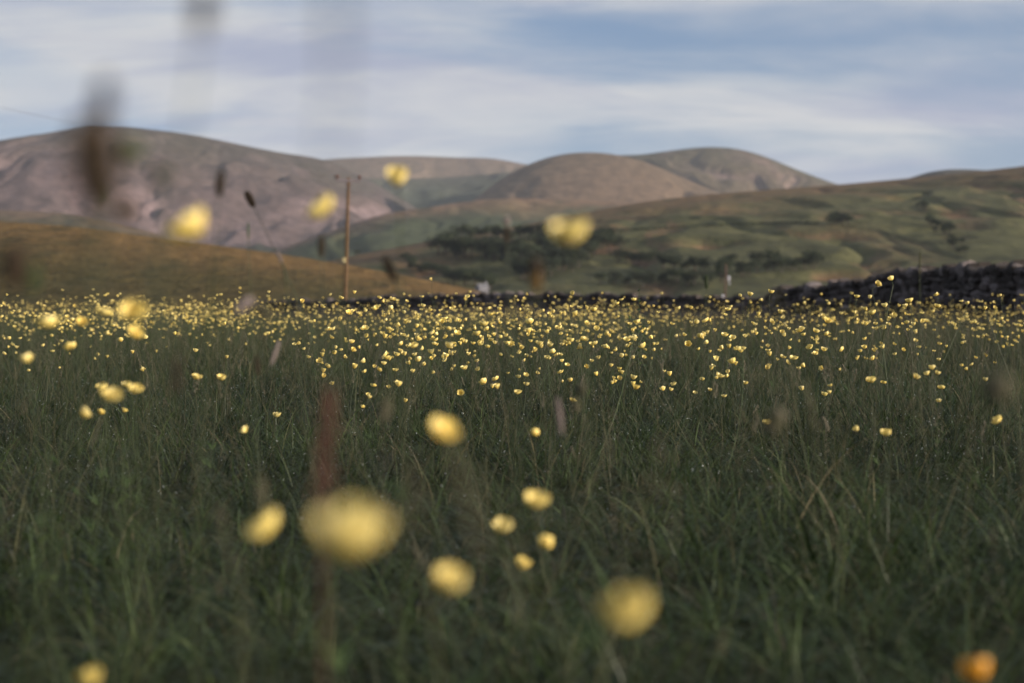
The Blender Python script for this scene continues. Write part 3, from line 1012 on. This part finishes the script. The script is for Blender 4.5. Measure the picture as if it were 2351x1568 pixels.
def stamens(mb, r, n=26, mi=0):
    mb.blob((0, 0, .0022), .0026, .0026, .0024, mi, .1, 7, 5)
    for i in range(n):
        a = i * 2.4; q = .0018 + .0028 * (i / n)
        p = Vector((math.cos(a) * q, math.sin(a) * q, .0018)); e = p * 1.5 + Vector((0, 0, .0042 * r.uniform(.7, 1.1)))
        mb.tube([p, e], [.00022, .0004], 3, mi, .9)


PETALS = []
for i in range(10):
    m = MB(); r_ = random.Random(300 + i)
    v, f, t = petal(i, [.80, .70, .58, .48, .92][i % 5], r=r_, nu=5, nv=5)
    m.add(v, f, 0, t)
    PETALS.append(m.build('petal', M_PETAL))
m = MB(); stamens(m, random.Random(4)); ME_STAMEN = m.build('stamens', M_STAMEN)
m = MB()
for k in range(5):
    a = k * 1.2566 + .6
    c, s = math.cos(a), math.sin(a)
    m.add([(0, 0, -.0006), (c * .004 - s * .0018, s * .004 + c * .0018, -.0002), (c * .0075, s * .0075, .0015), (c * .004 + s * .0018, s * .004 - c * .0018, -.0002)], [(0, 1, 2, 3)], 0, .8)
m.blob((0, 0, -.001), .0018, .0018, .0016, 0, .6)
ME_SEPAL = m.build('sepals', M_STEM)


def head_mesh(seed, openness):
    r = random.Random(seed); mb = MB()
    for k in range(5):
        v, f, t = petal(k, openness, r=r, nu=3, nv=2)
        a = k * 2 * math.pi / 5 + r.uniform(-.12, .12); M = Matrix.Rotation(a, 3, 'Z')
        mb.add([M @ Vector(p) for p in v], f, 0, t)
    mb.blob((0, 0, .003), .0034, .0034, .003, 1, .6, 6, 4)
    mb.blob((0, 0, -.001), .0018, .0018, .0016, 2, .6, 5, 3)
    return mb.build('flower_head', [M_PETAL, M_STAMEN, M_STEM])


HEADS = [head_mesh(320 + i, [.48, .60, .70, .80, .90, 1.0, .52, .74][i]) for i in range(8)]


def stem_pts(g, p, bow=.02, n=6, r=random):
    """a slender stem from the ground up into the base of the head"""
    side = Vector((r.uniform(-1, 1), r.uniform(-1, 1), 0)) * bow
    return [g.lerp(p, i / n) + side * math.sin(math.pi * i / n) for i in range(n + 1)]


def leaf_frond(mb, at_, az, ln, r):
    """cut leaf of the buttercup: narrow lobes from one point"""
    for s in (-.7, -.25, .25, .7):
        blade(mb, at_, az + s, ln * r.uniform(.6, 1), .004, .6, .9, r.random(), r, 3)


def buttercup(px, py, d, label, size=1.0, tilt=20, az=None, openness=2, off=None, blooms=None, group=None, orange=False):
    """a single near plant with separate petals; blooms lists further heads on the same plant"""
    p = at(px, py, d)
    off = off if off is not None else (random.uniform(-.05, .05), random.uniform(-.02, .06))
    g = Vector((p.x + off[0], p.y + off[1], 0)); g.z = gz(g.x, g.y)
    e = obj('buttercup', None, loc=g)
    tag(e, label, 'buttercup', group)
    allheads = [(p, size, tilt, az, openness)] + [(at(*b[:3]), b[3], b[4], b[5], b[6]) for b in (blooms or [])]
    mb = MB()
    fork = None
    for i, (q, sz, tl, a, op) in enumerate(allheads):
        a = random.uniform(0, 360) if a is None else a
        Mr = (Matrix.Rotation(R(a), 4, 'Z') @ Matrix.Rotation(R(tl), 4, 'Y'))
        down = Mr.to_3x3() @ Vector((0, 0, -1))
        rel = q - g + down * .0075 * sz
        if i == 0:
            pts = stem_pts(Vector((0, 0, -.02)), rel + down * .02, .015, 6) + [rel]
            mb.tube(pts, [.0009, .0009, .0008, .0008, .0008, .0007, .0007, .0008], 5, 0, .4)
            fork = pts[4]
        else:
            mb.tube([fork, fork.lerp(rel, .5) + Vector((0, 0, -.01)), rel + down * .015, rel], [.0013, .0012, .001, .001], 5, 0, .5)
        h = obj('flower_head', ME_SEPAL, e, q - g + down * .0055 * sz, (Mr @ Matrix.Rotation(random.uniform(0, 6.28), 4, 'Z')).to_euler(), sz)
        k0 = random.randrange(10)
        for k in range(5):
            pm = PETALS[(op + 5 * ((k + k0) % 2)) % 10]
            po = obj('petal', pm, h, (0, 0, 0), (random.uniform(-.12, .12), random.uniform(-.16, .16), k * 2 * math.pi / 5 + random.uniform(-.12, .12)))
            if orange:
                po.material_slots[0].link = 'OBJECT'; po.material_slots[0].material = M_PETAL_ORANGE
        obj('stamens', ME_STAMEN, h)
    obj('stem', mb.build('stem', M_STEM), e)
    rr = random.Random(int(px))
    for k in range(3):
        lm = MB()
        leaf_frond(lm, fork * (.25 + .25 * k), rr.uniform(0, 6.28), .05, rr)
        obj('leaf', lm.build('leaf', M_LEAF), e)
    return e


B = buttercup
# near, strongly blurred blooms
B(805, 1235, .53, 'largest blurred buttercup of all, low in the grass left of centre', 1.10, 8, 270, 2)
B(607, 1210, .95, 'blurred pale half-white buttercup just left of the largest bloom', .98, 40, 200, 0)
B(1032, 1340, .88, 'round blurred buttercup to the lower right of the largest bloom', .92, 15, 300, 2)
B(1447, 1408, .68, 'large pale blurred buttercup low in the grass right of centre', .98, 25, 230, 1)
B(1232, 1152, 1.45, 'topmost blurred buttercup of the small cluster below centre', 1.0, 20, 280, 1)
B(1155, 1212, 1.65, 'small blurred buttercup left in the cluster below centre', 1.0, 20, 260, 2)
B(1252, 1250, 1.7, 'dim greenish blurred buttercup right in the cluster below centre', .9, 60, 90, 3)
B(1200, 1297, 1.75, 'lowest blurred orange-yellow buttercup of the cluster below centre', .9, 20, 0, 3)
B(2242, 1548, .95, 'deep orange blurred bloom cut by the bottom right corner', .95, 30, 90, 2, orange=True)
B(210, 1562, 1.0, 'dim blurred buttercup cut by the bottom edge at left', .8, 15, 200, 3)
B(1018, 992, 1.15, 'soft blurred buttercup in the middle of the dark grass', 1.0, 40, 320, 0)
B(432, 527, .92, 'tilted elongated blurred buttercup standing before the brown slope', 1.12, 38, 185, 4)
B(738, 480, 1.2, 'pale blurred buttercup against the fell, left of the pole', 1.05, 45, 200, 0)
B(911, 412, 1.45, 'round blurred buttercup high against the fell, right of the pole', 1.05, 40, 265, 2)
B(1310, 537, .98, 'broad blurred buttercup in front of the dark hillside wood', 1.05, 20, 250, 1)
B(306, 718, 1.4, 'blurred upper buttercup of the vertical pair at left field edge', 1.0, 45, 260, 0)
B(311, 765, 2.2, 'sharper lower buttercup of the vertical pair at left', 1.0, 50, 320, 1)
B(188, 742, 2.6, 'small orange-yellow buttercup left of the vertical pair', .92, 50, 300, 3)
B(240, 716, 2.5, 'flat side-on buttercup just upper left of the vertical pair', 1.05, 10, 0, 0)
B(110, 743, 1.8, 'dim wide open buttercup near the left edge of the field', 1.0, 20, 140, 0)
B(62, 826, 2.2, 'dim flat buttercup close to the left picture edge', .95, 8, 140, 2)
B(161, 795, 2.7, 'small orange bloom between the left edge and the pair', .85, 30, 140, 4)
B(258, 908, 1.75, 'biggest bloom in the loose cluster at left in the grass', .98, 25, 320, 0)
B(312, 895, 2.4, 'round bloom at the right of the loose left cluster', .95, 20, 300, 1)
B(234, 889, 2.8, 'bloom at upper left of the loose left cluster', .9, 20, 250, 1)
B(290, 883, 3.0, 'small bloom topmost in the loose left cluster', .75, 20, 250, 1)
B(192, 949, 2.3, 'tilted crumpled bloom below the loose left cluster', 1.0, 55, 20, 2)
B(232, 947, 3.1, 'tiny bloom just under the loose left cluster', .7, 20, 20, 3)
B(286, 943, 3.3, 'tiny orange bloom below right of the left cluster', .6, 20, 20, 3)
B(452, 866, 3.4, 'left one of two level blooms in the left grass', .95, 15, 320, 1)
B(508, 868, 3.4, 'right one of two level blooms in the left grass', .92, 15, 300, 1)
B(562, 988, 3.0, 'single small yellow bloom above the reddish stalk at left', .85, 45, 200, 2)
B(950, 794, 3.9, 'round bright bloom in the centre left of the flower band', .98, 20, 260, 1)
B(1031, 794, 3.6, 'bright goblet bloom right of the round one mid field', .98, 20, 20, 2)
B(1460, 890, 3.8, 'single goblet bloom on dark grass right of centre', .9, 20, 0, 3)
B(1188, 901, 4.0, 'small bloom above the pale grass head in mid field', .8, 15, 270, 1)
B(1058, 902, 4.0, 'small open bloom in mid field facing the camera', .75, 60, 265, 1)
B(1316, 919, 3.7, 'small bloom beside the brown seed head in mid field', .8, 20, 0, 1)
B(848, 912, 4.0, 'small low bloom alone in the grass left of centre', .65, 20, 0, 2)
B(1229, 996, 2.6, 'dim small bloom below the pale grass head', .8, 30, 90, 3)
B(2000, 873, 3.5, 'round full bloom low on the right side of the field', .92, 12, 270, 1)
B(1760, 970, 3.4, 'single small bloom on the dark grass right of centre', .78, 15, 250, 1)
B(2034, 994, 3.0, 'open bloom low in the dark grass at right', .92, 15, 250, 0)
B(1967, 986, 3.3, 'small bloom left of the open one, low at right', .72, 45, 200, 2)
B(2290, 965, 3.3, 'tilted bloom with one raised petal near the right edge', 1.0, 35, 200, 0)
B(2103, 866, 3.7, 'crumpled orange bloom right of the round full one', .88, 25, 20, 2)
B(2140, 845, 3.9, 'pair-topped orange bloom above the crumpled one at right', .85, 15, 60, 2, blooms=[(2152, 857, 3.92, .75, 20, 20, 2), (2128, 858, 3.88, .75, 20, 160, 2)])
B(2161, 890, 4.0, 'small round orange bloom below the trio at right', .75, 20, 60, 1)
B(2155, 921, 4.0, 'tiny goblet bloom lowest under the trio at right', .65, 20, 60, 2)
B(2262, 872, 4.0, 'tiny bloom by the purple-grey blur at the right edge', .7, 20, 60, 2)
B(1904, 901, 4.2, 'tiny low bloom alone in the dark right grass', .6, 20, 60, 2)
# sharp blooms that stand above the field
B(2015, 652, 4.7, 'tall branching buttercup with two raised blooms before the right wall', 1.0, 50, 20, 1, off=(.06, .02), blooms=[(2046, 641, 4.72, .98, 25, 120, 2)])
B(1722, 676, 4.9, 'left of two tall blooms rising before the middle wall', .92, 15, 20, 2)
B(1770, 670, 4.9, 'right of two tall blooms rising before the middle wall', .95, 15, 20, 1)
B(1967, 681, 5.1, 'small cup bloom standing before the right wall base', .88, 8, 0, 1)
B(2031, 702, 4.8, 'round goblet bloom under the tall branching buttercup', .98, 10, 200, 2)
B(2088, 690, 4.7, 'wide cup bloom above field height right of the branching plant', 1.08, 12, 200, 1)
B(2078, 703, 4.8, 'small bloom tucked under the wide cup bloom', .85, 15, 200, 2)
B(2152, 703, 4.9, 'lifted bloom near the right wall with a ragged rim', .95, 20, 30, 1)
B(2003, 718, 4.6, 'large pale bloom below the round goblet bloom', 1.05, 20, 200, 1)
B(1455, 688, 6.0, 'pale cup bloom on the left of the green nettle', .9, 15, 100, 1)
B(1363, 711, 5.0, 'pale round bloom left of the green nettle', .98, 10, 100, 1)
B(1900, 737, 4.3, 'tall pale petalled bloom right of centre in the flower band', 1.05, 40, 320, 1)
B(1791, 717, 4.6, 'closed goblet bloom right of two tall blooms', .95, 10, 320, 2)
B(783, 684, 5.4, 'yellow bloom standing against the foot of the wooden pole', .85, 20, 20, 1)
B(740, 704, 5.0, 'two-flowered stalk just left of the wooden pole foot', .85, 40, 20, 1)

# the flower band: the nearest as plants of their own, the rest as one mass
HERO = 70
N_IND = 235


def field_flowers():
    n = 30000
    y = 3.6 + rng.random(n) ** 1.0 * 26.5
    x = rng.uniform(-1, 1, n) * (.375 * y + .5)
    wgt = np.clip(.36 + 2.4 * fbm(x * .62, y * .36, 4, 91), .05, 1.15) * sstep(3.7, 5.6, y) * (1 + 1.5 * sstep(13, 6, y)) * (1 - .62 * sstep(10, 22, y))
    dens = wgt * np.clip(y / 13.0, .0, 2.0)
    keep = rng.random(n) < dens * .46
    x, y = x[keep], y[keep]
    hgt = np.clip(rng.normal(.315, .078, len(x)), .14, .50)
    hgt = hgt - .05 * sstep(8, 3.6, y) + .09 * (rng.random(len(x)) < .03)
    z = ground_z(x, y) + hgt
    o = np.argsort(y)
    return x[o], y[o], z[o]


fx, fy, fz = field_flowers()
inview = np.abs(fx) < .36 * fy
ind = set(np.nonzero(inview)[0][:N_IND].tolist())
print('field flowers', len(fx))
STEMS = []
for i in range(5):
    mb = MB(); r_ = random.Random(410 + i)
    mb.tube(stem_pts(Vector((r_.uniform(-.5, .5), r_.uniform(-.5, .5), -1.0)), Vector((0, 0, 0)), .05, 5, r_), [.0024, .0022, .002, .0018, .0016, .0016], 4, 0, r_.random(), cap=False)
    STEMS.append(mb.build('stem', M_STEM))
rest = []
for i in range(len(fx)):
    p = Vector((fx[i], fy[i], fz[i]))
    if i not in ind:
        rest.append(i)
        continue
    h = p.z - gz(p.x, p.y) + .03
    dist = p.y
    px = p.x / p.y * FPX + PW / 2
    zone = min(int(px / PW * 6), 5)
    where = ('at the left edge of the field', 'below the big left fell', 'around the foot of the wooden pole', 'below the hillside wood', 'around the green nettle and thin post', 'in front of the right stone wall')[zone]
    near = p.y < 6.2
    e = obj('buttercup', None, loc=(p.x, p.y, p.z - h + .03))
    tag(e, 'small yellow buttercup %s band %s' % ('in front flower' if near else 'deeper in flower', where), 'buttercup', 'buttercups %s' % where)
    obj('flower_head', HEADS[random.randrange(8)], e, (0, 0, h - .03), (R(random.gauss(0, 22)), R(random.gauss(0, 22)), random.uniform(0, 6.28)), random.uniform(.65, 1.15))
    obj('stem', STEMS[random.randrange(5)], e, (0, 0, h - .033), (0, 0, random.uniform(0, 6.28)), (.5, .5, h))
pts = np.stack([fx[rest], fy[rest], fz[rest]], 1)
nr = len(rest)
gzz = ground_z(pts[:, 0], pts[:, 1])
hd_s = rng.uniform(.55, 1.05, nr)
P_ = np.concatenate([pts, pts]); 
R_ = np.concatenate([np.stack([rng.normal(0, .38, nr), rng.normal(0, .38, nr), rng.uniform(0, 6.28, nr)], 1), np.stack([np.zeros(nr), np.zeros(nr), rng.uniform(0, 6.28, nr)], 1)])
hh = pts[:, 2] - gzz + .03
S_ = np.concatenate([np.stack([hd_s] * 3, 1), np.stack([np.full(nr, .5), np.full(nr, .5), hh], 1)])
I_ = np.concatenate([rng.integers(0, 8, nr), rng.integers(8, 13, nr)])
scatter('distant_buttercups', P_, R_, S_, I_, HEADS + STEMS, 'mass of small yellow buttercups farther back in the field', 'buttercups')


# ------------------------------------------------------------------ seed heads and odd plants close to the lens
def plantain(px, py, d, hgt, wid, label, mat=None, tilt=(0, 0), group=None, name='plantain', stemlen=None):
    """a dense oval head of scales on a bare stalk"""
    mat = mat or M_BROWN
    p = at(px, py, d)
    g = Vector((p.x - tilt[0] * .6 + random.uniform(-.03, .03), p.y + random.uniform(0, .06), 0)); g.z = gz(g.x, g.y)
    e = obj(name, None, loc=g)
    tag(e, label, 'seed head' if name == 'plantain' else 'grass head', group)
    r = random.Random(int(px * 7 + py))
    ax = Vector((tilt[0], tilt[1], 1)).normalized()
    q = ax.to_track_quat('Z', 'Y')
    c = p - g
    mb = MB()
    mb.blob(c, wid * .40, wid * .40, hgt * .49, 0, .1, 8, 8, .05, q, r)
    for i in range(110):
        f = (i + .5) / 110; zz = (f - .5) * hgt
        rad = wid * .5 * math.sqrt(max(0.05, 1 - (2 * f - 1) ** 2 * .9))
        a = i * 2.39996
        o_ = q @ Vector((math.cos(a) * rad, math.sin(a) * rad, zz))
        mb.blob(c + o_, wid * .09, wid * .09, wid * .14, 0, r.random(), 4, 3, .1, q, r)
    obj('seed_head', mb.build('seed_head', mat), e)
    sm = MB()
    sm.tube(stem_pts(Vector((0, 0, -.02)), c - ax * hgt * .5, .012, 6, r) + [c - ax * hgt * .3], [.0008, .0008, .0007, .0007, .0007, .0006, .0006, .0005], 5, 0, .3)
    obj('stem', sm.build('stem', M_STEM), e)
    return e


K = plantain
K(465, 18, .48, .016, .0065, 'dark blurred seed head cut by the top edge at left', tilt=(.1, 0))
K(772, 40, .32, .022, .0024, 'very soft pale blurred grass head against the sky at top', mat=M_TREE, name='grass_head')
K(238, 235, .50, .018, .006, 'upper narrow dark blurred head rising over the left hilltop', tilt=(.05, 0))
K(218, 375, .50, .032, .015, 'big dark blurred seed head before the left fell', tilt=(-.08, 0))
K(300, 345, .70, .009, .012, 'small dark blurred bud right of the big dark head', tilt=(.5, 0), mat=M_STEM)
K(370, 397, .72, .008, .008, 'faint olive blurred bud before the left fell', mat=M_STEM)
K(245, 455, .72, .016, .008, 'green blurred bud under the big dark head', mat=M_LEAF, tilt=(.15, 0))
K(292, 486, .80, .010, .010, 'brown blurred bud under the big dark head at right', tilt=(-.2, 0))
K(505, 422, 1.6, .030, .009, 'brown blurred upright seed head before the pink scree', tilt=(.08, 0))
K(574, 457, 2.5, .030, .012, 'tilted dark brown seed head right of the upright one', tilt=(-.5, 0))
K(570, 530, 2.5, .030, .004, 'thin green seed spike under the tilted brown head', mat=M_LEAF)
K(738, 566, 2.0, .030, .009, 'brown blurred seed head just left of the wooden pole', tilt=(0, 0))
K(895, 617, 1.7, .032, .010, 'tilted brown seed head right of the wooden pole', tilt=(-.42, 0))
K(1230, 610, 1.2, .014, .009, 'dark brown blurred tip of the golden head at centre', tilt=(0, 0))
K(1230, 640, 1.25, .024, .010, 'golden brown blurred seed head below the dark tip', mat=M_GOLD)
K(1163, 540, 2.0, .022, .007, 'dark olive seed head with pale top before the wood')
K(1163, 508, 2.0, .012, .009, 'pale fluffy tip above the olive seed head', mat=M_PALE, name='grass_head')
K(405, 862, 1.1, .030, .008, 'black blurred upright seed head in the left grass', tilt=(.05, 0))
K(590, 838, 2.0, .026, .007, 'thin black blurred seed head right of the black one')
K(1285, 955, 1.7, .045, .007, 'pale pinkish upright grass head in mid field', mat=M_PALE, tilt=(-.12, 0), name='grass_head')
K(1335, 893, 2.0, .014, .014, 'round brown seed head beside the pale grass head', mat=M_STALK)
K(1322, 930, 2.0, .018, .010, 'faint pinkish seed head under the round brown one', mat=M_STALK)
K(2290, 890, .85, .014, .016, 'purple-grey blurred grass head at the right edge', mat=M_STALK, tilt=(-.4, 0), name='grass_head')
K(35, 610, .75, .022, .013, 'dark brown blurred head before the slope at left edge')
K(75, 635, .95, .020, .009, 'dark green blurred spike beside the brown head at left edge', mat=M_LEAF)
K(632, 810, 2.2, .040, .006, 'pale leaning grass head in the left flower band', mat=M_PALE, tilt=(.35, 0), name='grass_head')
K(560, 700, 1.5, .022, .010, 'whitish nodding grass head at the field edge', mat=M_PALE, tilt=(1.4, 0), name='grass_head')
K(603, 712, 1.5, .022, .010, 'grey nodding grass head right of the whitish one', mat=M_STALK, tilt=(-1.2, 0), name='grass_head')
K(642, 590, 2.4, .020, .005, 'white drooping grass tip before the brown slope', mat=M_PALE, tilt=(-.4, 0), name='grass_head')
K(655, 640, 2.4, .050, .004, 'thin grey-green grass spike under the white tip', mat=M_STALK, tilt=(-.1, 0), name='grass_head')
K(1622, 648, 3.2, .030, .009, 'olive seed head before the far trees, left of the post', mat=M_STEM)
K(2112, 600, 3.2, .060, .005, 'tall thin brown grass spike before the right wall', mat=M_STALK, name='grass_head')
K(600, 1130, 1.2, .030, .008, 'faint pinkish blurred head above the half-white bloom', mat=M_STALK)
K(885, 940, 1.4, .022, .010, 'dull brown blurred head left of the soft bloom', mat=M_STALK, tilt=(.2, 0))
K(1780, 965, 1.3, .022, .014, 'dull brown blurred head in the right dark grass', mat=M_STALK, tilt=(.6, 0))


def sorrel(px, py0, py1, d, label):
    """red stalk with whorls of small seeds"""
    t = at(px + 12, py0, d); b = at(px - 8, py1, d)
    g = Vector((b.x, b.y, gz(b.x, b.y)))
    e = obj('sorrel', None, loc=g); tag(e, label, 'sorrel')
    r = random.Random(8)
    s = MB(); s.tube([(0, 0, -.02), (b - g), (b - g).lerp(t - g, .5) + Vector((.002, 0, 0)), t - g], [.0007, .0009, .0009, .0006], 6, 0, .3)
    obj('stem', s.build('stem', M_SORREL), e)
    m = MB()
    for i in range(150):
        f = r.random()
        c = (b - g).lerp(t - g, f) + Vector((r.gauss(0, .0035), r.gauss(0, .0035), r.gauss(0, .002))) * (1.25 - f)
        m.blob(c, .0013, .0013, .0016, 0, r.random(), 4, 3)
    obj('seeds', m.build('seeds', M_SORREL), e)


sorrel(748, 890, 1150, .85, 'blurred dark red sorrel stalk above the largest bloom')


def nettle():
    b = at(1462, 740, 7.0); top = at(1468, 655, 7.0)
    g = Vector((b.x, b.y, gz(b.x, b.y)))
    e = obj('nettle', None, loc=g)
    tag(e, 'green leafy nettle rising above the buttercups in the centre right', 'nettle')
    r = random.Random(3)
    for s, (dx, tp) in enumerate(((0, 1.0), (-.055, .83), (.03, .72))):
        t = (top - g) * tp + Vector((dx, .01 * s, 0))
        sm = MB(); sm.tube([(dx * .2, 0, -.02), t * .5, t], [.003, .0025, .001], 5, 0, .3); obj('stem', sm.build('stem', M_STEM), e)
        lm = MB()
        for i in range(15):
            f = .35 + .65 * i / 14
            for k in range(2):
                a = i * 1.57 + k * 3.14 + r.uniform(-.3, .3)
                ln = .055 * (1.15 - f * .75) * r.uniform(.8, 1.1)
                c = t * f; d = Vector((math.cos(a), math.sin(a), r.uniform(-.2, .5))); w = Vector((-math.sin(a), math.cos(a), 0))
                lm.add([c, c + d * ln * .4 + w * ln * .28, c + d * ln + Vector((0, 0, -ln * .35)), c + d * ln * .4 - w * ln * .28, c + d * ln * .45 + Vector((0, 0, ln * .08))],
                       [(0, 1, 4), (1, 2, 4), (2, 3, 4), (3, 0, 4)], 0, r.random())
        obj('leaf', lm.build('leaf', M_LEAF, False), e)


nettle()

# ------------------------------------------------------------------ haze over the valley
def haze():
    m = bpy.data.materials.new('valley_haze'); m.use_nodes = True
    nt = m.node_tree; nt.nodes.clear()
    o = nt.nodes.new('ShaderNodeOutputMaterial'); v = nt.nodes.new('ShaderNodeVolumePrincipled')
    v.inputs['Color'].default_value = (.80, .88, 1.0, 1)
    v.inputs['Density'].default_value = 0.000045
    v.inputs['Anisotropy'].default_value = 0.0
    nt.links.new(v.outputs[0], o.inputs['Volume'])
    mb = MB()
    x0, x1, y0, y1, z0, z1 = -9100, 9100, -9100, 9100, -60, 640
    mb.box(((x0 + x1) / 2, (y0 + y1) / 2, (z0 + z1) / 2), (x1 - x0, y1 - y0, z1 - z0))
    b = obj('haze', mb.build('haze', m, False)); tag(b, 'thin blue air over the valley', 'haze', kind='stuff')


haze()
